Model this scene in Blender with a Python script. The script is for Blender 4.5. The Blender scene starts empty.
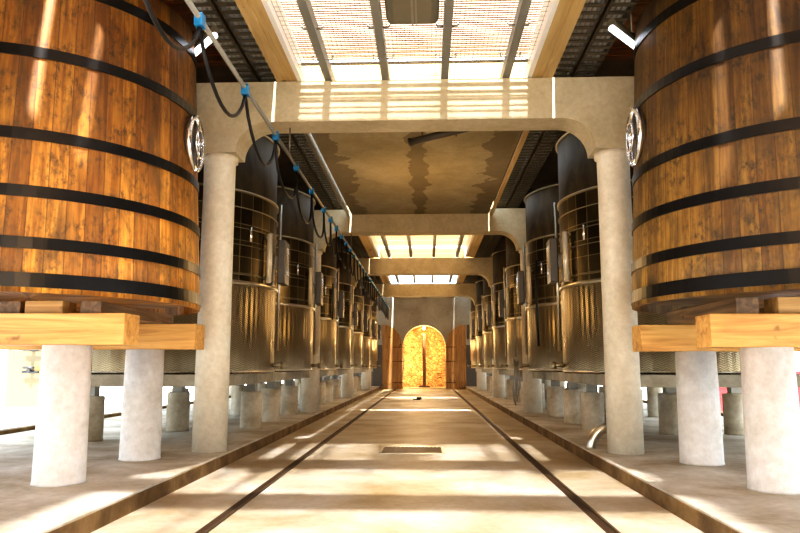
import bpy, bmesh, math, random
from mathutils import Matrix, Vector
random.seed(7)
COL = bpy.context.scene.collection
PI = math.pi

# ------------------------------------------------------------------ materials
def new_mat(name):
    m = bpy.data.materials.new(name); m.use_nodes = True
    nt = m.node_tree; nt.nodes.clear()
    out = nt.nodes.new('ShaderNodeOutputMaterial')
    b = nt.nodes.new('ShaderNodeBsdfPrincipled')
    nt.links.new(b.outputs[0], out.inputs[0])
    return m, nt, b
def N(nt, t, **kw):
    n = nt.nodes.new(t)
    for k, v in kw.items(): setattr(n, k, v)
    return n
def L(nt, a, b): nt.links.new(a, b)
def coord(nt, kind='Object', scale=(1, 1, 1)):
    tc = N(nt, 'ShaderNodeTexCoord'); mp = N(nt, 'ShaderNodeMapping')
    mp.inputs['Scale'].default_value = scale
    L(nt, tc.outputs[kind], mp.inputs[0]); return mp.outputs[0]
def worldpos(nt, scale=(1, 1, 1)):
    g = N(nt, 'ShaderNodeNewGeometry'); mp = N(nt, 'ShaderNodeMapping')
    mp.inputs['Scale'].default_value = scale
    L(nt, g.outputs['Position'], mp.inputs[0]); return mp.outputs[0]
def noise(nt, vec, scale, detail=6, rough=.6, dist=0):
    n = N(nt, 'ShaderNodeTexNoise'); n.inputs['Scale'].default_value = scale
    n.inputs['Detail'].default_value = detail; n.inputs['Roughness'].default_value = rough
    n.inputs['Distortion'].default_value = dist
    L(nt, vec, n.inputs['Vector']); return n.outputs['Fac']
def ramp(nt, fac, stops):
    r = N(nt, 'ShaderNodeValToRGB'); el = r.color_ramp.elements
    while len(el) < len(stops): el.new(.5)
    for e, (p, c) in zip(el, stops):
        e.position = p; e.color = (c[0], c[1], c[2], 1)
    L(nt, fac, r.inputs[0]); return r.outputs[0]
def mix(nt, fac, a, b, mode='MIX'):
    m = N(nt, 'ShaderNodeMix'); m.data_type = 'RGBA'; m.blend_type = mode
    for i, v in ((0, fac), (6, a), (7, b)):
        if isinstance(v, (int, float)): m.inputs[i].default_value = v
        elif isinstance(v, tuple): m.inputs[i].default_value = (*v, 1)
        else: L(nt, v, m.inputs[i])
    return m.outputs[2]
def mth(nt, op, a, b=None):
    m = N(nt, 'ShaderNodeMath', operation=op)
    for i, v in ((0, a), (1, b)):
        if v is None: continue
        if isinstance(v, (int, float)): m.inputs[i].default_value = v
        else: L(nt, v, m.inputs[i])
    return m.outputs[0]
def bump(nt, b, h, strength=.3, dist=.01):
    n = N(nt, 'ShaderNodeBump'); n.inputs['Strength'].default_value = strength
    n.inputs['Distance'].default_value = dist
    L(nt, h, n.inputs['Height']); L(nt, n.outputs[0], b.inputs['Normal'])

def concrete(name, c1, c2, c3, scale=.9, rough=.8, bstr=.25, stain=None):
    m, nt, b = new_mat(name); v = worldpos(nt)
    f = noise(nt, v, scale, 8, .62, .3)
    col = ramp(nt, f, [(.3, c1), (.5, c2), (.7, c3)])
    f2 = noise(nt, v, 14, 5, .7)
    col = mix(nt, .35, col, ramp(nt, f2, [(.3, (.55, .5, .42)), (.65, (1, 1, 1))]), 'MULTIPLY')
    if stain:
        f3 = noise(nt, v, .55, 4, .5, .6)
        col = mix(nt, ramp(nt, f3, [(.5, (0, 0, 0)), (.56, (1, 1, 1))]), col, stain)
    L(nt, col, b.inputs['Base Color']); b.inputs['Roughness'].default_value = rough
    bump(nt, b, noise(nt, v, 30, 6, .7), bstr, .01)
    return m
def plain(name, c, rough=.5, metal=0, var=.15, vs=8):
    m, nt, b = new_mat(name); v = coord(nt)
    f = noise(nt, v, vs, 5, .6)
    k = 1 - var
    L(nt, mix(nt, f, tuple(x * k for x in c), tuple(min(1, x * (1 + var)) for x in c)), b.inputs['Base Color'])
    b.inputs['Roughness'].default_value = rough; b.inputs['Metallic'].default_value = metal
    return m
def emit(name, c, s):
    m, nt, b = new_mat(name)
    b.inputs['Base Color'].default_value = (*c, 1)
    b.inputs['Emission Color'].default_value = (*c, 1); b.inputs['Emission Strength'].default_value = s
    return m
def wood(name, c1, c2, c3, axis=0, rough=.55, dark=.0, scale=1.0):
    m, nt, b = new_mat(name)
    sc = [7 * scale] * 3; sc[axis] = .5 * scale
    v = worldpos(nt, tuple(sc))
    f = noise(nt, v, 1.6, 8, .6, 1.2)
    col = ramp(nt, f, [(.28, c1), (.5, c2), (.72, c3)])
    k = noise(nt, worldpos(nt), 5, 2, .5)
    col = mix(nt, ramp(nt, k, [(.68, (0, 0, 0)), (.76, (1, 1, 1))]), col, tuple(x * .45 for x in c1))
    L(nt, col, b.inputs['Base Color']); b.inputs['Roughness'].default_value = rough
    bump(nt, b, f, .3, .01)
    return m
def stave(name, shift, tint):
    m, nt, b = new_mat(name)
    uv = N(nt, 'ShaderNodeUVMap'); uv.uv_map = 'UV'
    sep = N(nt, 'ShaderNodeSeparateXYZ'); L(nt, uv.outputs[0], sep.inputs[0])
    u = mth(nt, 'DIVIDE', sep.outputs[0], .155)
    idx = mth(nt, 'FLOOR', u); fr = mth(nt, 'FRACT', u)
    wn = N(nt, 'ShaderNodeTexWhiteNoise', noise_dimensions='1D'); L(nt, mth(nt, 'ADD', idx, shift), wn.inputs['W'])
    cmb = N(nt, 'ShaderNodeCombineXYZ')
    L(nt, mth(nt, 'MULTIPLY', sep.outputs[0], 26), cmb.inputs[0])
    L(nt, mth(nt, 'ADD', mth(nt, 'MULTIPLY', sep.outputs[1], 1.6), mth(nt, 'MULTIPLY', wn.outputs['Value'], 30)), cmb.inputs[1])
    g = noise(nt, cmb.outputs[0], 1.0, 7, .6, .4)
    col = ramp(nt, g, [(.22, (.17, .078, .016)), (.42, (.36, .175, .036)), (.6, (.54, .30, .07)), (.8, (.70, .46, .15))])
    tone = ramp(nt, wn.outputs['Value'], [(0, (.5, .43, .38)), (.5, (.88, .84, .76)), (1, (1.0, 1.0, 1.0))])
    col = mix(nt, 1.0, col, tone, 'MULTIPLY')
    # blotchy weathering: fine dark scuffs and darker large zones
    v = coord(nt, 'UV', (3.2, 1.1, 1)); big = noise(nt, v, 1.1, 6, .65, .8)
    col = mix(nt, ramp(nt, big, [(.46, (0, 0, 0)), (.68, (.85, .85, .85))]), col, (.11, .06, .02))
    v2 = coord(nt, 'UV', (17, 9, 1)); sc = noise(nt, v2, 1.2, 4, .7)
    v3 = coord(nt, 'UV', (2.0, 2.4, 1)); zone = noise(nt, v3, 1.3, 3, .5)
    k = mth(nt, 'MULTIPLY', ramp(nt, sc, [(.47, (0, 0, 0)), (.66, (1, 1, 1))]), ramp(nt, zone, [(.40, (0, 0, 0)), (.56, (.9, .9, .9))]))
    col = mix(nt, k, col, (.07, .045, .025))
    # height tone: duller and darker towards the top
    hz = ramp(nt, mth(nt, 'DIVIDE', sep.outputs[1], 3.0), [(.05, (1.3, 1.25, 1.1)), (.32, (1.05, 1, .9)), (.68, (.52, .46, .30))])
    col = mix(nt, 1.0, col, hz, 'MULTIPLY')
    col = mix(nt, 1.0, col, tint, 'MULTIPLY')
    e = mth(nt, 'LESS_THAN', mth(nt, 'ABSOLUTE', mth(nt, 'SUBTRACT', fr, .5)), .475)
    col = mix(nt, e, mix(nt, .6, col, (.05, .02, .008)), col)
    L(nt, col, b.inputs['Base Color']); b.inputs['Roughness'].default_value = .55
    bump(nt, b, mth(nt, 'ADD', mth(nt, 'MULTIPLY', e, .8), mth(nt, 'MULTIPLY', g, .3)), .5, .012)
    return m
def steel_uv(name, kind):
    m, nt, b = new_mat(name)
    uv = N(nt, 'ShaderNodeUVMap'); uv.uv_map = 'UV'
    sep = N(nt, 'ShaderNodeSeparateXYZ'); L(nt, uv.outputs[0], sep.inputs[0])
    U, V = sep.outputs[0], sep.outputs[1]
    cl = noise(nt, coord(nt, 'UV', (2.2, .9, 1)), 1.5, 5, .6, .5)
    if kind == 'chevron':
        z = mth(nt, 'ABSOLUTE', mth(nt, 'SUBTRACT', mth(nt, 'FRACT', mth(nt, 'DIVIDE', U, .11)), .5))
        w = mth(nt, 'FRACT', mth(nt, 'ADD', mth(nt, 'DIVIDE', V, .03), mth(nt, 'MULTIPLY', z, 2.0)))
        h = mth(nt, 'ABSOLUTE', mth(nt, 'SUBTRACT', w, .5))
        col = mix(nt, mth(nt, 'MULTIPLY', h, 2), (.24, .20, .13), (.50, .43, .30))
        col = mix(nt, .5, col, ramp(nt, cl, [(.3, (.5, .42, .28)), (.7, (1, .95, .8))]), 'MULTIPLY')
        L(nt, col, b.inputs['Base Color']); b.inputs['Roughness'].default_value = .3
        bump(nt, b, h, .6, .02)
    elif kind == 'grid':
        bt = N(nt, 'ShaderNodeTexBrick'); bt.offset = .0
        bt.inputs['Scale'].default_value = 1; bt.inputs['Brick Width'].default_value = .24
        bt.inputs['Row Height'].default_value = .24; bt.inputs['Mortar Size'].default_value = .007
        bt.inputs['Mortar Smooth'].default_value = .3
        bt.inputs['Color1'].default_value = (.07, .055, .03, 1); bt.inputs['Color2'].default_value = (.20, .16, .09, 1)
        bt.inputs['Mortar'].default_value = (.40, .34, .21, 1)
        L(nt, uv.outputs[0], bt.inputs[0])
        col = mix(nt, .6, bt.outputs[0], ramp(nt, cl, [(.3, (.35, .3, .2)), (.7, (1, .95, .85))]), 'MULTIPLY')
        L(nt, col, b.inputs['Base Color']); b.inputs['Roughness'].default_value = .34
        bump(nt, b, bt.outputs['Fac'], .5, .015)
    else:
        col = ramp(nt, cl, [(.3, (.025, .017, .007)), (.7, (.08, .056, .026))])  # near-black for steel: the dimness under the ceiling is put into the colour
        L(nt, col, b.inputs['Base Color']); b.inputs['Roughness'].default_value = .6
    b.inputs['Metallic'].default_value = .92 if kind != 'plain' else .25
    if kind == 'plain': b.inputs['Specular IOR Level'].default_value = .2
    return m
def translucent(name, c, share=.5):
    m, nt, b = new_mat(name)
    out = [n for n in nt.nodes if n.type == 'OUTPUT_MATERIAL'][0]
    tr = N(nt, 'ShaderNodeBsdfTranslucent'); df = N(nt, 'ShaderNodeBsdfDiffuse'); mx = N(nt, 'ShaderNodeMixShader')
    v = worldpos(nt, (.6, 5, 1)); f = noise(nt, v, 1.5, 5, .6)
    col = mix(nt, f, tuple(x * .82 for x in c), c)
    L(nt, col, tr.inputs[0]); L(nt, col, df.inputs[0])
    mx.inputs[0].default_value = share
    L(nt, df.outputs[0], mx.inputs[1]); L(nt, tr.outputs[0], mx.inputs[2]); L(nt, mx.outputs[0], out.inputs[0])
    nt.nodes.remove(b)
    return m
def stone(name):
    m, nt, b = new_mat(name); v = worldpos(nt, (1, 1, 1.3))
    vo = N(nt, 'ShaderNodeTexVoronoi', feature='DISTANCE_TO_EDGE'); vo.inputs['Scale'].default_value = 5
    L(nt, v, vo.inputs['Vector'])
    vc = N(nt, 'ShaderNodeTexVoronoi'); vc.inputs['Scale'].default_value = 5; L(nt, v, vc.inputs['Vector'])
    c = mix(nt, .5, ramp(nt, noise(nt, v, 3, 6, .7), [(.3, (.42, .22, .08)), (.7, (.85, .66, .38))]), ramp(nt, vc.outputs['Color'], [(.2, (.5, .35, .18)), (.8, (1, .9, .7))]), 'MULTIPLY')
    c = mix(nt, ramp(nt, vo.outputs['Distance'], [(.02, (1, 1, 1)), (.06, (0, 0, 0))]), c, (.12, .07, .03))
    L(nt, c, b.inputs['Base Color']); b.inputs['Roughness'].default_value = .9
    bump(nt, b, vo.outputs['Distance'], .6, .05)
    return m

M = {}
M['floor'] = concrete('floor_concrete', (.38, .28, .14), (.56, .48, .36), (.72, .69, .63), .8, .55, .15)
M['plat'] = concrete('platform_concrete', (.32, .24, .13), (.55, .49, .39), (.76, .73, .66), 1.1, .75, .2)
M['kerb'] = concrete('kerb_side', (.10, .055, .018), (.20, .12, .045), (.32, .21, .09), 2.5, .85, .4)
M['beam'] = concrete('beam_concrete', (.50, .42, .26), (.62, .53, .35), (.70, .61, .43), 1.3, .8, .15)
M['column'] = concrete('column_paint', (.72, .64, .47), (.84, .76, .60), (.90, .85, .70), 1.5, .6, .08)
M['pier'] = concrete('pier_concrete', (.70, .67, .60), (.82, .80, .75), (.90, .89, .86), 2.2, .7, .2)
M['dpier'] = concrete('raw_pier', (.40, .33, .22), (.60, .53, .40), (.76, .71, .60), 2.5, .85, .3)
M['slabc'] = concrete('slab_underside', (.30, .25, .14), (.38, .32, .19), (.46, .39, .25), 1.0, .9, .4)
def _damp(m):
    nt = m.node_tree; b = [n for n in nt.nodes if n.type == 'BSDF_PRINCIPLED'][0]
    col = b.inputs['Base Color'].links[0].from_socket
    sp = N(nt, 'ShaderNodeSeparateXYZ'); L(nt, worldpos(nt), sp.inputs[0])
    nz = noise(nt, worldpos(nt), 1.6, 5, .6)
    ax = mth(nt, 'ABSOLUTE', sp.outputs[0]); wob = mth(nt, 'MULTIPLY', mth(nt, 'SUBTRACT', nz, .5), 1.1)
    e1 = ramp(nt, mth(nt, 'ADD', ax, wob), [(.0, (0, 0, 0)), (1, (1, 1, 1))])
    edge = mth(nt, 'GREATER_THAN', mth(nt, 'ADD', ax, wob), 1.30)
    mid = mth(nt, 'LESS_THAN', mth(nt, 'ADD', ax, mth(nt, 'MULTIPLY', wob, .6)), .13)
    L(nt, mix(nt, mth(nt, 'MULTIPLY', mth(nt, 'MAXIMUM', edge, mid), .6), col, (.12, .09, .045)), b.inputs['Base Color'])
_damp(M['slabc'])
M['wall'] = concrete('wall_plaster', (.28, .25, .19), (.36, .33, .26), (.42, .39, .32), .8, .9, .2)
M['dark'] = concrete('dark_ceiling', (.05, .035, .02), (.09, .065, .04), (.13, .10, .06), 1.5, .9, .2)
M['ground'] = concrete('outside_ground', (.74, .74, .74), (.82, .82, .82), (.88, .88, .88), .4, .9, .1)
M['tankslab'] = concrete('tank_slab', (.30, .27, .19), (.40, .36, .27), (.50, .46, .36), 2.0, .85, .25)
M['stone'] = stone('rubble_stone')
M['timber'] = wood('timber_beam', (.42, .19, .04), (.66, .36, .10), (.82, .52, .18), 0)
M['timber_y'] = wood('timber_bearer', (.10, .06, .03), (.22, .13, .06), (.36, .22, .10), 1)
M['block'] = wood('timber_block', (.30, .15, .04), (.46, .26, .08), (.60, .38, .14), 0)
M['deck'] = wood('deck_board', (.07, .035, .012), (.12, .065, .024), (.17, .10, .04), 1, .7)
M['deckx'] = wood('deck_plank', (.09, .04, .012), (.16, .075, .022), (.22, .11, .035), 0, .7)
M['fascia'] = wood('fascia_board', (.42, .27, .10), (.52, .36, .15), (.60, .44, .21), 1, .6)
M['white'] = plain('white_board', (.80, .77, .70), .5, 0, .06)
M['door'] = wood('door_board', (.20, .09, .02), (.34, .17, .045), (.46, .25, .08), 2, .6)
M['doordark'] = plain('door_iron', (.06, .03, .015), .6)
M['hoop'] = plain('hoop_iron', (.012, .011, .010), .32, .3, .3)
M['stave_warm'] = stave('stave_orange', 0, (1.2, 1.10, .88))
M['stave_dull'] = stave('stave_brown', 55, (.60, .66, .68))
M['chrome'] = plain('chrome', (.85, .85, .86), .12, 1, .03)
M['steel'] = plain('steel_band', (.62, .57, .46), .28, .95, .1)
M['bandm'] = plain('dull_band', (.34, .29, .19), .45, .8, .2)
M['galv'] = plain('galvanised', (.33, .31, .26), .5, .6, .2)
M['joist'] = plain('joist_paint', (.27, .26, .22), .55, .3, .15)
M['tray'] = plain('cable_tray_metal', (.15, .125, .085), .55, .5, .25)
M['shell_shaded'] = steel_uv('tank_shell_shaded', 'plain'); M['gridj'] = steel_uv('tank_panelled', 'grid'); M['chev'] = steel_uv('tank_jacket', 'chevron')
M['gauge'] = plain('gauge_tube', (.72, .62, .44), .25, .2, .1)
M['panel'] = plain('control_box', (.11, .10, .085), .4, .4, .2)
M['screen'] = plain('box_front', (.30, .27, .21), .25, .4, .2)
M['cable'] = plain('cable_rubber', (.012, .011, .010), .5)
M['blue'] = plain('clip_blue', (.01, .16, .32), .4)
M['slat'] = translucent('slat_pale', (.72, .54, .40), .05); M['roofp'] = translucent('roof_panel_cream', (.92, .78, .58), .30)
M['amber'] = translucent('amber_glow_sheet', (.85, .38, .10))
M['wire'] = plain('mesh_wire', (.30, .26, .20), .5, .6)
M['track'] = plain('rail_rust', (.07, .036, .014), .65, .3, .4, 20)
M['drain'] = plain('drain_iron', (.10, .065, .035), .6, .3, .3, 20)
M['cream'] = plain('cream_paint', (.105, .078, .030), .4, 0, .04)
M['red'] = plain('red_plastic', (.20, .005, .003), .4); M['rwhite'] = plain('white_marking', (.85, .82, .78), .5)
M['yellow'] = plain('yellow_plastic', (.2, .12, .006), .4)
M['tube'] = emit('lamp_tube', (.86, .90, 1.0), 3.0); M['bulb_or_fill'] = emit('bulb_glow', (1, .82, .45), 30)
M['hood'] = plain('hood_metal', (.20, .18, .13), .45, .4, .15)

# ------------------------------------------------------------------ mesh helpers
class MB:
    def __init__(s): s.bm = bmesh.new(); s.uv = s.bm.loops.layers.uv.new('UV')
    def box(s, x0, x1, y0, y1, z0, z1, rot=None, bev=0):
        r = bmesh.ops.create_cube(s.bm, size=1)
        c = Vector(((x0 + x1) / 2, (y0 + y1) / 2, (z0 + z1) / 2))
        mt = Matrix.Translation(c) @ (rot.to_4x4() if rot else Matrix.Identity(4)) @ Matrix.Diagonal((x1 - x0, y1 - y0, z1 - z0, 1))
        bmesh.ops.transform(s.bm, matrix=mt, verts=r['verts'])
        if bev:
            es = {e for v in r['verts'] for e in v.link_edges}
            bmesh.ops.bevel(s.bm, geom=list(es), offset=bev, segments=2, affect='EDGES', profile=.5)
        return s
    def lathe(s, prof, cx=0, cy=0, n=48, smooth=True, a0=0, a1=2 * PI):
        """prof: list of (r, z); surface of revolution with UV = (arc length, z)"""
        full = abs(a1 - a0 - 2 * PI) < 1e-6
        k = n if full else n + 1
        rings = []
        for r, z in prof:
            rings.append([s.bm.verts.new((cx + r * math.cos(a0 + (a1 - a0) * i / n), cy + r * math.sin(a0 + (a1 - a0) * i / n), z)) for i in range(k)])
        R0 = max(p[0] for p in prof)
        for j in range(len(prof) - 1):
            for i in range(n):
                i2 = (i + 1) % k
                try: f = s.bm.faces.new((rings[j][i], rings[j][i2], rings[j + 1][i2], rings[j + 1][i]))
                except ValueError: continue
                f.smooth = smooth
                for lp, (ii, jj) in zip(f.loops, ((i, j), (i + 1, j), (i + 1, j + 1), (i, j + 1))):
                    lp[s.uv].uv = (R0 * (a1 - a0) * ii / n, prof[jj][1])
        return s
    def cyl(s, p0, p1, r, n=12, cap=True, r2=None):
        p0, p1 = Vector(p0), Vector(p1); d = p1 - p0
        q = d.to_track_quat('Z', 'Y').to_matrix(); r2 = r if r2 is None else r2
        A = [s.bm.verts.new(p0 + q @ Vector((r * math.cos(2 * PI * i / n), r * math.sin(2 * PI * i / n), 0))) for i in range(n)]
        B = [s.bm.verts.new(p1 + q @ Vector((r2 * math.cos(2 * PI * i / n), r2 * math.sin(2 * PI * i / n), 0))) for i in range(n)]
        for i in range(n):
            f = s.bm.faces.new((A[i], A[(i + 1) % n], B[(i + 1) % n], B[i])); f.smooth = True
        if cap: s.bm.faces.new(A[::-1]); s.bm.faces.new(B)
        return s
    def tube(s, pts, r, n=8, closed=False):
        pts = [Vector(p) for p in pts]; rings = []; m = len(pts); up = None
        for i in range(m):
            a = pts[(i - 1) % m] if (closed or i > 0) else pts[i]
            c = pts[(i + 1) % m] if (closed or i < m - 1) else pts[i]
            t = (c - a).normalized()
            if up is None: up = Vector((0, 0, 1)) if abs(t.z) < .9 else Vector((1, 0, 0))
            sd = t.cross(up)
            if sd.length < 1e-4: sd = t.cross(Vector((.3, 1, .2)))
            sd.normalize(); up = sd.cross(t).normalized()
            rings.append([s.bm.verts.new(pts[i] + r * (sd * math.cos(2 * PI * k / n) + up * math.sin(2 * PI * k / n))) for k in range(n)])
        for i in range(m if closed else m - 1):
            A, B = rings[i], rings[(i + 1) % m]
            for k in range(n):
                f = s.bm.faces.new((A[k], A[(k + 1) % n], B[(k + 1) % n], B[k])); f.smooth = True
        if not closed: s.bm.faces.new(rings[0][::-1]); s.bm.faces.new(rings[-1])
        return s
    def prism(s, poly, y0, y1):
        """poly in (x, z), extruded in y"""
        A = [s.bm.verts.new((x, y0, z)) for x, z in poly]; B = [s.bm.verts.new((x, y1, z)) for x, z in poly]
        n = len(poly)
        s.bm.faces.new(A); s.bm.faces.new(B[::-1])
        for i in range(n): s.bm.faces.new((A[i], B[i], B[(i + 1) % n], A[(i + 1) % n]))
        return s
    def build(s, name, mat, parent=None, loc=None, rz=0, recalc=True):
        if recalc: bmesh.ops.recalc_face_normals(s.bm, faces=s.bm.faces[:])
        me = bpy.data.meshes.new(name); s.bm.to_mesh(me); s.bm.free()
        me.materials.append(M[mat]); o = bpy.data.objects.new(name, me); COL.objects.link(o)
        if parent: o.parent = parent
        if loc: o.location = loc
        o.rotation_euler.z = rz
        return o
def tag(o, label=None, cat=None, group=None, kind=None):
    if label: o['label'] = label
    if cat: o['category'] = cat
    if group: o['group'] = group
    if kind: o['kind'] = kind
    return o
def empty(name, loc, label, cat, group=None, rz=0):
    o = bpy.data.objects.new(name, None); o.empty_display_size = .1; COL.objects.link(o)
    o.location = loc; o.rotation_euler.z = rz
    return tag(o, label, cat, group)
def copy_tree(o, parent=None):
    c = o.copy(); COL.objects.link(c)
    if parent: c.parent = parent
    for ch in [x for x in bpy.data.objects if x.parent == o]: copy_tree(ch, c)
    return c
ORD = ['first', 'second', 'third', 'fourth', 'fifth', 'sixth', 'seventh', 'eighth', 'ninth', 'tenth']
NAMES = {-1: 'left', 1: 'right'}

# ------------------------------------------------------------------ layout
BAY = 7.58
BY = [8.88 + BAY * i for i in range(4)]      # beam centre lines
WALLY = 37.4
CX = 2.57                                     # column lines
PZ = .15                                      # platform height
KX = {-1: -2.31, 1: 2.17}                     # kerb faces
BZ0, BZ1 = 4.33, 4.88

# setting
f = MB(); f.box(-2.32, 2.18, -5, WALLY + .2, -.2, 0); tag(f.build('floor', 'floor'), kind='structure')
for s in (-1, 1):
    n = NAMES[s]; a, b = sorted((KX[s], s * 6.4))
    f = MB(); f.box(a, b, -5, WALLY, -.2, PZ, bev=.012); tag(f.build('floor_platform_' + n, 'plat'), kind='structure')
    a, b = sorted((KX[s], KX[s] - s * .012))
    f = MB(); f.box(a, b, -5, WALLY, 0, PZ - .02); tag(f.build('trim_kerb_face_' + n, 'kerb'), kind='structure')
    a, b = sorted((s * 6.4, s * 6.62))
    f = MB(); f.box(a, b, -5, WALLY, -.2, .21, bev=.01); tag(f.build('trim_kerb_outer_' + n, 'kerb'), kind='structure')
    a, b = sorted((s * 6.62, s * 60))
    f = MB(); f.box(a, b, -20, 70, -.3, .13); tag(f.build('ground_' + n, 'ground'), kind='structure')
    # outer side walls stand on posts; below them the building is open to daylight
    a, b = sorted((s * 6.4, s * 6.65))
    f = MB(); f.box(a, b, -5, WALLY, 2.2, 5.5)
    for y in [1.3] + BY + [WALLY - .2]: f.box(a, b, y - .2, y + .2, .12, 2.2)
    tag(f.build('wall_' + n, 'wall'), kind='structure')
    # ceiling over the tank rows
    a, b = sorted((s * 1.80, s * 6.65))
    f = MB(); f.box(a, b, 9.15, WALLY, 5.32, 5.42)
    a, b = sorted((s * 1.655, s * 1.80)); f.box(a, b, 9.15, BY[1] - .2, 5.32, 5.42).box(a, b, BY[3] + .2, WALLY, 5.32, 5.42); tag(f.build('ceiling_' + n, 'dark'), kind='structure')

# boards over the vats: lengthways boards with open gaps, cross planks nearer the beam
for s in (-1, 1):
    f = MB(); x = 1.835; k = 0
    gaps = [.0, .04, .04, .05, .0, .045, .04, .045, 0, .04, .05]
    while x < 6.3:
        g_ = gaps[k % len(gaps)]; y_a = 5.9 if x < 2.45 else -5
        a, b = sorted((s * x, s * min(6.5, x + .30))); f.box(a, b, y_a, 6.5, 5.32, 5.35)
        a, b = sorted((s * (x + .29), s * (x + .31 + g_)))
        if g_ == 0: f.box(a, b, y_a, 6.5, 5.32, 5.35)
        else: f.box(a, b, y_a, 4.45, 5.321, 5.351).box(a, b, 5.35, 6.5, 5.321, 5.351)
        x += .30 + g_; k += 1
    tag(f.build('ceiling_boards_' + NAMES[s], 'deck'), kind='structure')
    f = MB(); y = 6.52
    while y < 9.1:
        a, b = sorted((s * 1.835, s * 6.5)); f.box(a, b, y, y + .205, 5.32, 5.35); y += .225
    tag(f.build('ceiling_planks_' + NAMES[s], 'deckx'), kind='structure')
    f = MB(); a, b = sorted((s * 1.835, s * 6.5)); f.box(a, b, 6.52, 9.2, 5.40, 5.405)
    tag(f.build('ceiling_glow_sheet_' + NAMES[s], 'amber'), kind='structure')  # added sheet: stops direct sun, gives the plank gaps an orange glow

f = MB(); f.box(-6.65, -2.6, -5.3, -5, -.1, 5.5).box(2.6, 6.65, -5.3, -5, -.1, 5.5).box(-2.6, 2.6, -5.3, -5, 3.4, 5.5)
tag(f.build('wall_back_unseen', 'wall'), kind='structure')  # unseen wall, added to cut frontal sky light on the vats
# end wall with arched opening
f = MB()
R = 1.13; SP = 2.22; zt = 5.5
pl = [(-R, 0)] + [(-R * math.cos(PI * i / 24), SP + R * math.sin(PI * i / 24)) for i in range(25)] + [(R, 0)]
f.prism([(-6.6, -.1), (-R, -.1), (-R, SP), (-6.6, SP)], WALLY, WALLY + .5)
f.prism([(R, -.1), (6.6, -.1), (6.6, SP), (R, SP)], WALLY, WALLY + .5)
arc = [(-R * math.cos(PI * i / 24), SP + R * math.sin(PI * i / 24)) for i in range(25)]
for (xa, za), (xb, zb) in zip(arc[:-1], arc[1:]):
    f.prism([(xa, za), (xb, zb), (xb, zt), (xa, zt)], WALLY, WALLY + .5)
f.prism([(-6.6, SP), (-R, SP), (-R, zt), (-6.6, zt)], WALLY, WALLY + .5)
f.prism([(R, SP), (6.6, SP), (6.6, zt), (R, zt)], WALLY, WALLY + .5)
tag(f.build('wall_far', 'wall'), kind='structure')
f = MB(); f.box(-2.0, 2.0, 40.3, 40.7, -.1, 4); tag(f.build('wall_passage_back', 'stone'), kind='structure')
f = MB(); f.box(-2.0, -1.6, WALLY + .5, 40.3, -.1, 4).box(1.6, 2.0, WALLY + .5, 40.3, -.1, 4).box(-2, 2, WALLY + .5, 40.7, 3.9, 4.1)
tag(f.build('wall_passage_sides', 'stone'), kind='structure')
f = MB(); f.box(-1.6, 1.6, WALLY + .2, 40.3, -.2, .03); tag(f.build('floor_passage', 'floor'), kind='structure')
# thin dark strips on the wall beside the doors
for s in (-1, 1):
    a, b = sorted((s * 2.2, s * 2.75)); f = MB(); f.box(a, b, WALLY - .03, WALLY, 0.16, 2.3)
    tag(f.build('trim_dark_strip_' + NAMES[s], 'panel'), kind='structure')

# door leaves, folded back against the wall
for s in (-1, 1):
    W = 1.06
    e = empty('arched_door_leaf', (s * 1.16, WALLY - .06, .02), 'arched plank door leaf standing open on the %s of the far doorway' % NAMES[s], 'door', 'arched door leaves')
    f = MB(); n = 7
    for i in range(n):
        u0, u1 = i / n, (i + 1) / n - .012
        zz = lambda u: 2.25 + 1.1 * math.sqrt(max(0, 1 - (1 - u) ** 2))
        f.prism([(s * W * u0, 0), (s * W * u1, 0), (s * W * u1, zz(u1)), (s * W * u0, zz(u0))], -.05, 0)
    f.build('door_boards', 'door', e)
    for z in (.25, 1.35, 2.1): a, b = sorted((0, s * W)); MB().box(a, b, -.08, -.05, z, z + .14).build('door_rail', 'door', e)
    for z in (.32, 1.42, 2.17): a, b = sorted((-s * .03, s * .5)); MB().box(a, b, -.09, -.08, z - .02, z + .02).build('hinge_strap', 'doordark', e)
f = MB(); f.box(-.09, .09, 39.1, 39.25, .03, 3.0, bev=.01).box(-.3, .3, 39.12, 39.22, .03, .12)
tag(f.build('door_post', 'doordark'), 'dark upright wooden post standing in the bright stone passage', 'post')
e = empty('passage_lamp', (0, 37.75, 3.22), 'glowing round lamp at the top of the far arched doorway', 'lamp')
f = MB(); bmesh.ops.create_uvsphere(f.bm, u_segments=16, v_segments=10, radius=.07); f.build('bulb_or_fill', 'bulb_or_fill', e)
f = MB(); f.cyl((0, 0, .06), (0, 0, .13), .05, 12, r2=.03); f.build('lamp_holder', 'galv', e)

# ------------------------------------------------------------------ beams and columns
def beam_profile(inset=0, lower=None):
    H = .36; xi = CX - .27; xo = CX + .27; z0 = BZ0; zc = 3.93
    def arcpts(cx, cz, r, a0, a1, n=10): return [(cx + r * math.cos(a0 + (a1 - a0) * i / n), cz + r * math.sin(a0 + (a1 - a0) * i / n)) for i in range(n + 1)]
    half = [(xo, zc), (xi, zc)]                                    # under the capital, right column
    ra = z0 - zc
    pts = []
    pts += [(6.4, BZ1), (6.4, z0)]
    pts += arcpts(xo + ra, zc, ra, PI / 2, PI)                     # outer haunch
    pts += arcpts(xi - ra, zc, ra, 0, PI / 2)                      # inner haunch
    left = [(-x, z) for x, z in reversed(pts)]
    return pts + left
proto_b = None
BL = ['large pale concrete cross beam nearest the camera, with sunlight stripes', 'second concrete cross beam, past the plain ceiling slab',
      'third concrete cross beam, between the two bright far skylights', 'fourth and farthest concrete cross beam, just before the arched door']
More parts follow.
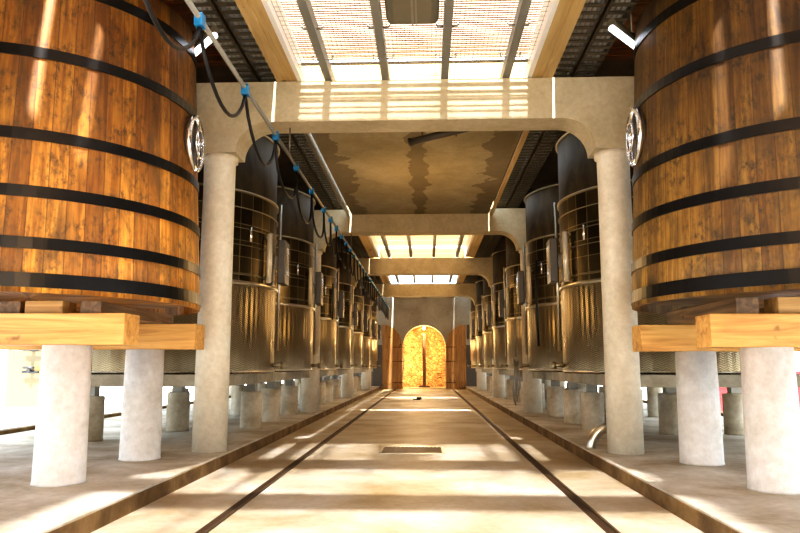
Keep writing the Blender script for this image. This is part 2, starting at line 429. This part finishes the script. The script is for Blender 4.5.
for i, y in enumerate(BY):
    if i == 0:
        P = beam_profile()
        f = MB(); f.prism(P, -.225, .225)
        o = f.build('concrete_beam', 'beam'); f = MB()
        # raised moulding following the lower edge
        ra = BZ0 - 3.93; xi = CX - .27
        def edge(off):
            pts = [(-x, z) for x, z in [(xi - ra + (ra + off) * math.cos(t), 3.93 + (ra + off) * math.sin(t)) for t in [PI / 2 * k / 10 for k in range(11)]]]
            return pts
        inn = edge(.0); out_ = edge(.17)
        inner = inn + [(-x, z) for x, z in reversed(inn)]; outer = out_ + [(-x, z) for x, z in reversed(out_)]
        for k in range(len(inner) - 1):
            f.prism([inner[k], inner[k + 1], outer[k + 1], outer[k]], -.24, -.222)
        f.build('moulding', 'beam', o)
        proto_b = o
    else:
        o = copy_tree(proto_b)
    o.location = (0, y, 0); tag(o, BL[i], 'beam', 'concrete cross beams')
f = MB(); f.lathe([(0, 3.93), (.235, 3.93), (.235, 3.86), (.205, 3.84), (.203, 3.4), (.215, PZ), (0, PZ)], n=40)
proto_c = f.build('concrete_column', 'column')
first = True
for s in (-1, 1):
    for i, y in enumerate(BY):
        o = proto_c if first else copy_tree(proto_c); first = False
        o.location = (s * CX, y, 0)
        tag(o, '%s round concrete column from the camera on the %s side of the aisle' % (ORD[i], NAMES[s]), 'column', 'round concrete columns')

# concrete slab over the second bay, with steel edge strips
f = MB(); f.box(-1.62, 1.62, BY[0] + .23, BY[1] - .23, 4.76, 4.9)
tag(f.build('ceiling_slab', 'slabc'), kind='structure')
f = MB(); f.box(-1.62, 1.62, BY[3] + .23, WALLY, 4.8, 4.9); tag(f.build('ceiling_slab_far', 'slabc'), kind='structure')
for s in (-1, 1):
    o = MB().box(s * 1.68 - .03, s * 1.68 + .03, BY[0] + .23, BY[1] - .23, 4.70, 4.78).build('edge_strip', 'steel' if s < 0 else 'fascia')
    tag(o, 'long narrow metal strip along the %s edge of the concrete ceiling slab' % NAMES[s], 'metal strip', 'slab edge strips')

# ------------------------------------------------------------------ skylights
def skylight(y0, y1, idx, slats):
    nm = ['near', 'middle', 'far'][idx]; 
    where = ['nearest the camera', 'behind the second cross beam', 'behind the third cross beam'][idx]
    if not slats:
        f = MB(); y = y0
        while y < y1 - .1:
            f.box(-1.5, 1.5, y + .012, min(y + 1.2, y1) - .012, 5.30, 5.308); y += 1.2
        tag(f.build('ceiling_skylight_panels_' + nm, 'roofp'), kind='structure')
    else:
        f = MB(); y = y0
        solid = [(3.02, 3.81), (5.35, 6.25)]
        while y < y1 - .2:
            sb = [b for a, b in solid if a - .03 < y < b]
            hw = 2.5 if y < 5.8 else 1.5  # widened out of view so sun reaches the full floor width
            if sb: y1_ = sb[0]; f.box(-hw, hw, y, y1_, 5.301, 5.313); y = y1_ + .02
            else: f.box(-hw, hw, y, y + .0405, 5.301, 5.313); y += .056
        tag(f.build('ceiling_skylight_slats', 'slat'), kind='structure')
        f = MB(); f.box(-1.5, 1.5, 9.14, 9.3, 4.9, 5.32); tag(f.build('trim_skylight_end', 'fascia'), kind='structure')
    for j, x in enumerate((-1.12, -.372, .40, 1.195)):
        ye = y1; ys_ = 5.3 if idx == 0 else y0
        o = MB().box(x - .047, x + .047, ys_, ye, 4.90, 5.05).build('steel_joist', 'joist')
        tag(o, '%s grey joist from the left, skylight %s' % (ORD[j], where), 'joist', 'skylight joists')
        if idx == 0:
            for yy in (7.4, 8.2):
                for d in (-1, 1):
                    MB().tube([(x + d * .035, yy, 4.97), (x + d * .10, yy, 4.96), (x + d * .12, yy, 4.99), (x + d * .12, yy, 5.02)], .012, 6).build('mesh_hook', 'galv', o)
    for s in (-1, 1):
        e = empty('skylight_edge_boards', (0, 0, 0), 'tan and white boards on the %s edge of skylight %s' % (NAMES[s], where), 'board', 'skylight edge boards')
        a, b = sorted((s * 1.50, s * 1.525)); MB().box(a, b, ys_, y1, 4.92, 5.3).build('white_upstand', 'white', e)
        a, b = sorted((s * 1.47, s * 1.525)); MB().box(a, b, ys_, y1, 4.90, 4.92).build('white_edge', 'white', e)
        a, b = sorted((s * 1.525, s * 1.66)); MB().box(a, b, ys_, y1, 4.90, 5.0).build('tan_board', 'fascia', e)
        a, b = sorted((s * 1.66, s * 1.79)); MB().box(a, b, ys_, y1, 4.885, 5.3).build('tan_board', 'fascia', e)
skylight(-3, BY[0] + .24, 0, True)
skylight(BY[1] + .23, BY[2] - .23, 1, False)
skylight(BY[2] + .23, BY[3] - .23, 2, False)
# a crossing bar above the joists and the wire mesh laid on them
o = MB().cyl((-1.5, 8.8, 5.18), (1.5, 8.8, 5.18), .022, 10).cyl((-1.5, 8.87, 5.21), (1.5, 8.87, 5.21), .012, 8).build('crossing_rod', 'galv')
tag(o, 'pale metal rod crossing under the nearest skylight close to the beam', 'rod')
f = MB(); w = .0022
x = -1.49
while x < 1.49: f.box(x - w, x + w, 5.3, 9.1, 5.052, 5.056); x += .052
y = 5.3
while y < 9.1: f.box(-1.49, 1.49, y - w, y + w, 5.056, 5.060); y += .104
tag(f.build('wire_mesh', 'wire'), 'fine wire safety mesh laid over the joists of the nearest skylight', 'wire mesh')
# hood between the middle joists
f = MB(); P = []
for k in range(13):
    t = PI * k / 12; P.append((.02 + .31 * math.cos(t) * (1 if abs(math.cos(t)) < .9 else 1), 4.90 - .0))
hood = empty('metal_hood', (.014, 6.75, 4.90), 'dark grey metal hood hanging between the middle joists overhead', 'hood')
f = MB(); prof = [(-.28, .145), (-.285, .05), (-.26, .0), (-.2, -.02), (.2, -.02), (.26, 0), (.285, .05), (.28, .145)]
A = [(x, z) for x, z in prof]; f.prism(A, -.9, .42); f.build('hood_body', 'hood', hood)
f = MB(); f.box(-.012, .012, -.9, .43, -.03, .0).box(.03, .05, -.9, .43, -.03, 0); f.build('seam', 'galv', hood)

# ------------------------------------------------------------------ cable trays
for s in (-1, 1):
    for j, (x, wd) in enumerate(((1.96, .13), (2.28, .13))):
        e = empty('cable_tray', (s * x, 0, 5.12), 'long dark cable tray running overhead on the %s, %s one to the skylight' % (NAMES[s], ['nearer', 'farther'][j]), 'cable tray', 'overhead cable trays')
        for d in (-1, 1): MB().box(d * wd - .012, d * wd + .012, 5.6, WALLY - .1, -.06, .03).build('side_rail', 'tray', e)
        g = MB(); y = 5.6
        while y < WALLY - .2: g.box(-wd, wd, y, y + .05, -.075, -.055); y += .17
        g.build('rungs', 'tray', e)['kind'] = 'stuff'
        g = MB()
        for d in (-.06, .0, .06): g.cyl((d, 5.6, -.02), (d, WALLY - .1, -.02), .026, 8)
        g.build('cable', 'galv', e)
# short dark pipe under the slab
f = MB(); f.cyl((-.06, 10.05, 4.50), (.85, 9.85, 4.66), .055, 16); f.cyl((-.1, 10.06, 4.49), (-.06, 10.05, 4.50), .065, 16)
for x in (.1, .6): f.cyl((x, 10.0, 4.56), (x, 10.0, 4.76), .012, 6)
tag(f.build('ceiling_pipe', 'tray'), 'short dark pipe slung under the concrete slab behind the first beam', 'pipe')

# ------------------------------------------------------------------ festoon cable rail
rx, rz = -1.65, 3.95
e = empty('festoon_rail', (rx, 0, rz), 'long thin steel rail carrying a looped black cable, high on the left', 'cable rail')
MB().cyl((0, -1, 0), (0, 34, 0), .022, 10).build('rail_tube', 'galv', e)
for y in BY:
    MB().cyl((0, y, .02), (0, y, BZ0 - rz), .01, 6).build('hanger', 'galv', e)
ys = [3.6 + 1.45 * k for k in range(4)] + [8.05 + 1.45 * (k + 1) for k in range(0)]
ys = [3.75, 5.2, 6.62, 8.05]
y = 8.05
while y < 32: y += 1.32 if y < 12 else .86; ys.append(y)
f = MB(); pts = []
for a, b in zip(ys[:-1], ys[1:]):
    sag = .42 + .1 * random.random() if b < 9 else .5 + .15 * random.random()
    for k in range(12):
        t = k / 12; pts.append((rx + .02 * math.sin(t * PI), a + (b - a) * (.5 - .5 * math.cos(PI * t)) if b > 9 else a + (b - a) * t, rz - .07 - sag * (math.sin(PI * t)) ** .7))
pts.append((rx, ys[-1], rz - .06))
tag(MB().tube(pts, .017, 7).build('festoon_cable', 'cable'), 'black cable hanging in a row of loops below the steel rail on the left', 'cable')
clip = None
for k, y in enumerate(ys):
    if clip is None:
        f = MB(); f.box(-.035, .035, -.05, .05, -.075, .035, bev=.01); clip = f.build('cable_clip', 'blue')
        o = clip
    else: o = copy_tree(clip)
    o.location = (rx, y, rz)
    tag(o, 'blue clip holding the black looped cable onto the thin overhead rail', 'cable clip', 'blue cable clips')

# ------------------------------------------------------------------ wooden vats on timber and piers
def vat(s, cy, mat, label):
    cx = s * 3.95; z0 = 1.80; H = 3.05
    rr = lambda z: 1.70 - .165 * ((z) / H)
    e = empty('wooden_vat', (cx, cy, z0), label, 'vat', 'tall wooden vats')
    f = MB(); prof = [(0, .10), (rr(0) - .06, .10), (rr(0) - .06, 0.0), (rr(0), 0.0)] + [(rr(H * k / 10), H * k / 10) for k in range(1, 11)] + [(rr(H) - .05, H), (rr(H) - .05, H - .08), (0, H - .08)]
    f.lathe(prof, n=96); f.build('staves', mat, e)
    for z in (.10, .41, .85, 1.35, 2.10, 2.78):
        h = .05 if z > .2 else .06
        f = MB(); f.lathe([(rr(z - h) - .004, z - h), (rr(z - h) + .012, z - h), (rr(z + h) + .012, z + h), (rr(z + h) - .004, z + h)], n=96, smooth=False)
        f.build('hoop', 'hoop', e)
    # round steel manhole facing the aisle
    phi = math.radians(4); zc = 1.76; r = rr(zc)
    d = Vector((-s * math.cos(phi), math.sin(phi), 0)); 
    m = empty_child('manhole', e, d * r + Vector((0, 0, zc)), math.atan2(d.y, d.x))
    # local x points outwards
    R = .275
    ring = [(.03, R * math.cos(t), R * math.sin(t)) for t in [2 * PI * k / 36 for k in range(36)]]
    MB().tube(ring, .032, 10, True).build('ring', 'chrome', m)
    f = MB(); f.cyl((-.03, 0, 0), (.02, 0, 0), R, 32); f.build('lid', 'panel', m)
    f = MB(); f.cyl((.02, 0, 0), (.08, 0, 0), .03, 12)
    wh = [(.075, .15 * math.cos(t), .15 * math.sin(t)) for t in [2 * PI * k / 20 for k in range(20)]]
    f.tube(wh, .012, 6, True)
    for k in range(3):
        t = 2 * PI * k / 3 + .3; f.cyl((.07, 0, 0), (.075, .15 * math.cos(t), .15 * math.sin(t)), .012, 6)
    f.build('hand_wheel', 'chrome', m)
    f = MB(); f.box(.03, .06, -.03, .03, -R - .04, R + .04); f.build('cross_bar', 'chrome', m)
    return e
def empty_child(name, parent, loc, rz):
    o = bpy.data.objects.new(name, None); o.empty_display_size = .1; COL.objects.link(o); o.parent = parent
    o.location = loc; o.rotation_euler.z = rz; return o
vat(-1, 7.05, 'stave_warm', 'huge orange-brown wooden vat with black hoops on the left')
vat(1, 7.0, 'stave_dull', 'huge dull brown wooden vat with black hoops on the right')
for s in (-1, 1):
    ya, yb = (6.45, 8.12) if s < 0 else (6.33, 7.98)
    n = NAMES[s]
    for j, (y, xe) in enumerate(((ya, 2.60), (yb, 2.50))):
        a, b = sorted((s * xe, s * 6.0)); hh = .03 * (s > 0)
        o = MB().box(a, b, y - .17, y + .17, 1.39 - hh, 1.68 - hh, bev=.008).build('timber_beam', 'timber')
        tag(o, '%s squared timber beam carrying the %s wooden vat' % (['front', 'rear'][j], n), 'timber beam', 'timber beams under the vats')
        for k, px in enumerate((3.20 if (s < 0 and j == 0) else 3.14, 5.5)):
            f = MB(); f.lathe([(0, PZ), (.232, PZ), (.226, PZ + .02), (.212, 1.39 - hh), (0, 1.39 - hh)], n=40)
            o = f.build('concrete_pier', 'pier'); o.location = (s * px, y, 0)
            tag(o, 'tall smooth concrete pier under the %s wooden vat, %s timber beam, %s' % (n, ['front', 'rear'][j], ['aisle end', 'outer end']
                [k]), 'concrete pier', 'tall piers under the vats')
    hh = .03 * (s > 0)
    for j, x in enumerate((2.98, 3.75, 4.5)):
        a, b = s * x - .10, s * x + .10
        o = MB().box(a, b, ya - .05, yb + .12, 1.68 - hh, 1.80, bev=.006).build('timber_bearer', 'timber_y')
        tag(o, '%s dark timber bearer from the aisle under the %s wooden vat' % (ORD[j], n), 'timber bearer', 'timber bearers under the vats')
    for j, x in enumerate((3.4, 4.15)):
        a, b = s * x - .18, s * x + .18
        o = MB().box(a, b, ya - .10, ya + .16, 1.68 - hh, 1.80, bev=.006).build('timber_block', 'block')
        tag(o, 'pale wooden block wedged between front timber and %s vat, %s one' % (n, ['inner', 'outer'][j]), 'timber block', 'wooden blocks under the vats')
# upright block on the right timber
# ------------------------------------------------------------------ steel tanks
TR = 1.58; TX = 3.82; TZ = 1.09
def make_tank(s):
    e = empty('steel_tank', (0, 0, TZ), '', 'tank', 'stainless steel tanks')
    MB().lathe([(0, 0), (TR - .02, 0), (TR, .02), (TR, 1.30)], n=72).build('lower_jacket', 'chev', e)
    MB().lathe([(TR - .012, 1.30), (TR - .012, 2.62)], n=72).build('panelled_wall', 'gridj', e)
    MB().lathe([(TR - .02, 2.62), (TR - .02, 3.62), (TR - .08, 3.68), (.35, 3.86), (.35, 3.92), (0, 3.92)], n=72).build('upper_shell', 'shell_shaded', e)
    for z, r in ((.03, .014), (1.30, .035), (1.42, .009), (1.85, .007), (2.1, .007), (2.40, .008), (2.64, .02), (3.62, .012)):
        MB().lathe([(TR - .02, z - r), (TR + r * .9, z - r * .6), (TR + r * .9, z + r * .6), (TR - .02, z + r)], n=72).build('ring_band', 'steel' if z < 1.4 else 'bandm', e)
    def P(deg, r=TR + .06):          # deg: turn from the aisle direction towards the camera
        t = math.radians(deg); return (-s * r * math.cos(t), -r * math.sin(t))
    # level gauge
    x, y = P(14); g = MB(); g.cyl((x, y, 1.35), (x, y, 2.1), .045, 12); o = g.build('gauge_tube', 'gauge', e)
    g = MB()
    for z in (1.42, 2.03): x2, y2 = P(14, TR - .02); g.cyl((x, y, z), (x2, y2, z), .02, 8)
    g.build('bracket', 'steel', o)
    x, y = P(-16, TR + .05); MB().cyl((x, y, .35), (x, y, 2.75), .026, 10).build('riser_pipe', 'steel', e)
    x, y = P(30, TR + .04); MB().cyl((x, y, 1.9), (x, y, 2.12), .022, 8).build('sample_tap', 'chrome', e)
    # control box on the aisle side
    bx = empty_child('control_box', e, (*P(-3, TR + .13), 1.72), math.atan2(*reversed(P(-3))))
    MB().box(-.06, .06, -.22, .22, -.34, .34, bev=.015).build('housing', 'panel', bx)
    MB().box(.06, .068, -.15, .15, -.2, .24).build('cover', 'screen', bx)
    MB().box(-.12, -.06, -.05, .05, -.1, .1).build('mount', 'galv', bx)
    g = MB(); x, y = P(-2, TR - .02); x2, y2 = P(-2, TR + .16); g.cyl((x, y, .12), (x2, y2, .12), .03, 10).cyl((x2, y2, .06), (x2, y2, .17), .04, 10)
    g.build('outlet_valve', 'bandm', e)
    return e
for s in (-1, 1):
    proto = make_tank(s); k = 0
    for bay in range(3):
        for dy in (1.92, 5.66):
            o = proto if k == 0 else copy_tree(proto)
            o.location = (s * TX, BY[bay] + dy, TZ)
            tag(o, '%s stainless steel tank from the camera in the row on the %s' % (ORD[k], NAMES[s]), 'tank', 'stainless steel tanks')
            k += 1
    o = copy_tree(proto); o.location = (s * TX, BY[3] + 1.92, TZ)
    tag(o, 'last stainless steel tank on the %s, beside the far doors' % NAMES[s], 'tank', 'stainless steel tanks')
    # slabs under tanks, one per bay
    for bay in range(4):
        y0 = BY[bay] + .24; y1 = BY[bay + 1] - .24 if bay < 3 else WALLY - .5
        if bay == 3: y1 = BY[3] + 3.6
        a, b = sorted((s * 2.55, s * (5.4 if s > 0 else 4.9)))
        f = MB(); f.box(a, b, y0, y1, .93, 1.09, bev=.01)
        tag(f.build('tank_slab', 'tankslab'), '%s raised concrete slab from the camera under the tanks on the %s' % (ORD[bay], NAMES[s]), 'concrete slab', 'raised slabs under the tanks')
# short piers
f = MB(); f.lathe([(0, PZ), (.19, PZ), (.182, PZ + .03), (.182, .76), (.17, .775), (0, .775)], n=32)
pier = f.build('short_pier', 'dpier'); g = MB(); g.box(-.08, .08, -.08, .08, .775, .93); g.build('metal_foot', 'galv', pier)
fp = True
for s in (-1, 1):
    off = 0 if s < 0 else -.3
    for bay in range(4):
        rows = (2.86, 3.95, 4.95 if s > 0 else 4.66) if bay == 0 else ((2.86, 4.0) if bay == 1 else (2.86,))
        yo = (1.15 if s < 0 else 1.2, 3.22, 4.75, 6.55)
        if bay == 3: yo = yo[:2]
        for r, x in enumerate(rows):
            for q, dy in enumerate(yo):
                o = pier if fp else copy_tree(pier); fp = False
                yy = BY[bay] + dy + (off if q else 0) - (.5 if r and q == 1 else 0)
                o.location = (s * x, yy, 0)
                rn = ['aisle-side row', 'middle row', 'outer row'][r]
                tag(o, '%s short pier, %s, %s tank slab from the camera, %s side' % (ORD[q], rn, ORD[bay], NAMES[s]), 'concrete pier', 'short piers under the tank slabs')

# ------------------------------------------------------------------ floor fittings
for s in (-1, 1):
    x = s * 1.49
    e = empty('floor_rail', (x, 0, 0), 'rusty dark rail set in the floor on the %s of the aisle' % NAMES[s], 'rail', 'floor rails')
    MB().box(-.045, .02, -4, WALLY - .3, 0, .006).build('groove', 'track', e)
    MB().box(.022, .045, -4, WALLY - .3, 0, .014).build('rail_head', 'drain', e)
e = empty('floor_drain', (-.07, 10.3, 0), 'dark rectangular iron drain cover in the middle of the aisle floor', 'drain cover')
f = MB(); f.box(-.46, .46, -.42, -.38, 0, .012).box(-.46, .46, .38, .42, 0, .012).box(-.46, -.42, -.38, .38, 0, .012).box(.42, .46, -.38, .38, 0, .012)
f.build('frame', 'steel', e)
f = MB(); f.box(-.42, .42, -.38, .38, 0, .006)
for k in range(14): f.box(-.40 + .06 * k, -.375 + .06 * k, -.38, .38, .006, .011)
f.build('grate', 'drain', e)
f = MB(); f.box(-.15, .12, -.1, .1, 0, .03, bev=.01).box(-.02, .16, -.04, .10, .03, .10, bev=.02)
o = f.build('dropped_cloth', 'cable', loc=(-.21, 25.4, 0)); tag(o, 'small dark crumpled cloth lying on the aisle floor near the far door', 'cloth')

# bent steel drain pipe by right column
e = empty('elbow_pipe', (2.45, 9.25, .15), 'bent steel drain pipe curving over the right kerb by the column', 'pipe')
pts = [(.35, .10, .27), (.18, .06, .27)]
for k in range(9):
    t = PI / 2 * k / 8; pts.append((.06 - .26 * math.sin(t) + 0, .03, .27 - .24 * (1 - math.cos(t))))
pts.append((-.205, .03, -.08))
MB().tube(pts, .068, 16).build('bent_tube', 'steel', e)
f = MB(); f.cyl((.16, .055, .27), (.20, .065, .27), .085, 16); f.build('clamp_ring', 'galv', e)
f = MB(); f.cyl((-.205, .03, -.148), (-.205, .03, -.085), .085, 16); f.build('dark_socket', 'cable', e)
# hose coil hanging by the second right column
hc = empty('hose_coil', (2.16, 15.75, .7), 'grey hoses hanging in long loops beside the second right column', 'hose')
for k in range(4):
    pts = []
    for i in range(28):
        t = 2 * PI * i / 28
        pts.append((.03 * k - .05 + .02 * math.sin(3 * t + k), (.15 + .03 * k) * math.cos(t) + .03 * k, .1 + (.50 - .05 * k) * math.sin(t) + .04 * k))
    MB().tube(pts, .016, 6, True).build('hose_loop', 'galv', hc)
MB().cyl((.0, .05, .65), (0, .05, 1.7), .012, 6).build('hanging_hook', 'galv', hc)
hc.location = (2.13, 15.75, .75)
# black hoses hanging down tank fronts
for s, y, z0, z1, lab in ((1, BY[0] + 3.75, 1.55, 3.1, 'straight black hose hanging between the first two steel tanks on the right'),
                     (-1, BY[1] + .45, 2.3, 3.2, 'short black hose hanging in front of the third steel tank on the left')):
    f = MB(); f.tube([(s * 2.14, y, z1), (s * 2.13, y + .02, (z0 + z1) / 2), (s * 2.14, y, z0)], .02, 8)
    tag(f.build('hanging_hose', 'cable'), lab, 'hose')

# lamps by the vats
for s in (-1, 1):
    a = Vector((s * 2.11, 7.02, 4.72)); b = Vector((s * 2.52, 7.50, 4.72))
    e = empty('tube_lamp', (0, 0, 0), 'slanting bluish tube lamp under the boards beside the %s wooden vat' % NAMES[s], 'lamp', 'tube lamps')
    MB().cyl(a, b, .035, 12).build('tube', 'tube', e)
    u = Vector((0, 0, .065)); MB().cyl(a + u, b + u, .05, 8).build('housing', 'tray', e)
    f = MB(); a = a + (b - a) * .8; f.cyl(a + u, a + Vector((0, 0, .60)), .01, 6); f.build('hanger_rod', 'galv', e)
e = empty('bent_duct', (0, 0, 0), 'shiny bent steel conduit at the top right of the left vat', 'pipe')
MB().tube([(-1.98, 5.0, 4.62), (-1.96, 5.5, 4.62), (-2.02, 6.0, 4.66), (-2.3, 6.3, 4.76), (-2.48, 6.45, 4.85), (-2.52, 6.5, 5.31)], .04, 12).build('conduit_tube', 'chrome', e)
MB().cyl((-1.965, 5.40, 4.62), (-1.965, 5.46, 4.62), .055, 12).build('coupling', 'chrome', e)

# ------------------------------------------------------------------ things outside, seen under the vats
e = empty('cream_cabinet', (-10.3, 17.5, .13), 'tall cream metal cabinet outside, behind the left vat piers', 'cabinet')
MB().box(-.18, 1.6, 0, 1.2, .05, 2.4, bev=.03).build('cabinet_body', 'cream', e)
MB().box(-.13, 1.55, .05, 1.15, 0, .05).build('plinth', 'galv', e)
for z in (.95, 1.5):
    f = MB(); f.cyl((.5, -.02, z), (.5, -.22, z), .05, 10).cyl((.36, -.2, z + .08), (.64, -.2, z + .08), .03, 8).cyl((.3, -.12, z - .03), (.72, -.12, z - .03), .035, 8)
    f.build('valve', 'cable', e)
def bin_(loc, w, lab, hh, mat='red'):
    e = empty('plastic_bin', loc, lab, 'bin')
    f = MB(); f.prism([(-w / 2 * .9, 0), (w / 2 * .9, 0), (w / 2, hh), (-w / 2, hh)], 0, .7); f.build('tub', mat, e)
    f = MB(); f.box(-w / 2 - .03, w / 2 + .03, -.03, .73, hh - .06, hh); f.build('rim', mat, e)
    return e
b1 = bin_((7.5, 17.0, .13), 1.0, 'red plastic bin with a white slanting mark, outside behind right piers', .62)
f = MB(); f.prism([(-.1, .2), (.1, .2), (.35, .5), (.15, .5)], -.012, 0); f.build('white_mark', 'rwhite', b1)
bin_((9.15, 17.0, .13), .9, 'tall red bin outside at the far right edge', .95)
e = bin_((-5.1, 25.0, .15), .3, 'small yellow tub on the platform behind the left tank piers', .42, 'yellow')

# ------------------------------------------------------------------ light
wd = bpy.data.worlds.new('World'); bpy.context.scene.world = wd; wd.use_nodes = True
nt = wd.node_tree; bg = nt.nodes['Background']
bg.inputs[0].default_value = (.74, .86, 1.0, 1); bg.inputs[1].default_value = 4.0
sd = bpy.data.lights.new('sun', 'SUN'); sd.energy = 27; sd.angle = math.radians(2.2); sd.color = (.97, .97, 1)
so = bpy.data.objects.new('sun', sd); COL.objects.link(so)
el = math.radians(60); so.rotation_euler = Vector((-.03, math.cos(el), -math.sin(el))).to_track_quat('-Z', 'Y').to_euler()
def lamp(x, y, z, e_, c=(1, .66, .30), r=.25):
    d = bpy.data.lights.new('bulb_or_fill', 'POINT'); d.energy = e_; d.color = c; d.shadow_soft_size = r
    o = bpy.data.objects.new('bulb_or_fill', d); COL.objects.link(o); o.location = (x, y, z)
lamp(0, -1.5, 3.6, 300, (1, .60, .24))  # warm fill added behind the camera, not a fixture
for y in (12.6, 20.2, 27.8): lamp(0, y, 3.1, 70, (1, .64, .28), r=.6)  # added warm fill spaced down the aisle, no fixtures here
lamp(0, 34, 3.2, 90, (1, .60, .24), r=.5)  # more added fill, short of the far wall
lamp(0, 38.3, 2.9, 260, (1, .72, .34), .1)
lamp(-.9, 39.0, 1.2, 120, (1, .8, .45), .1)  # second light added low in the passage to brighten it

# ------------------------------------------------------------------ camera
F = 700; p = math.atan(99.5 / F); w = math.atan(27 / F * math.cos(p))
cd = bpy.data.cameras.new('camera'); cd.sensor_width = 36; cd.lens = F / 800 * 36; cd.clip_start = .05; cd.clip_end = 300
co = bpy.data.objects.new('camera', cd); COL.objects.link(co)
co.location = (.15, 0, 1.2); co.rotation_euler = (PI / 2 + p, 0, w)
sc = bpy.context.scene; sc.camera = co
sc.view_settings.view_transform = 'Standard'; sc.view_settings.look = 'High Contrast'; sc.view_settings.exposure = .15
sc.cycles.use_denoising = True
sc.cycles.max_bounces = 8; sc.cycles.diffuse_bounces = 5
sc.cycles.sample_clamp_indirect = 8
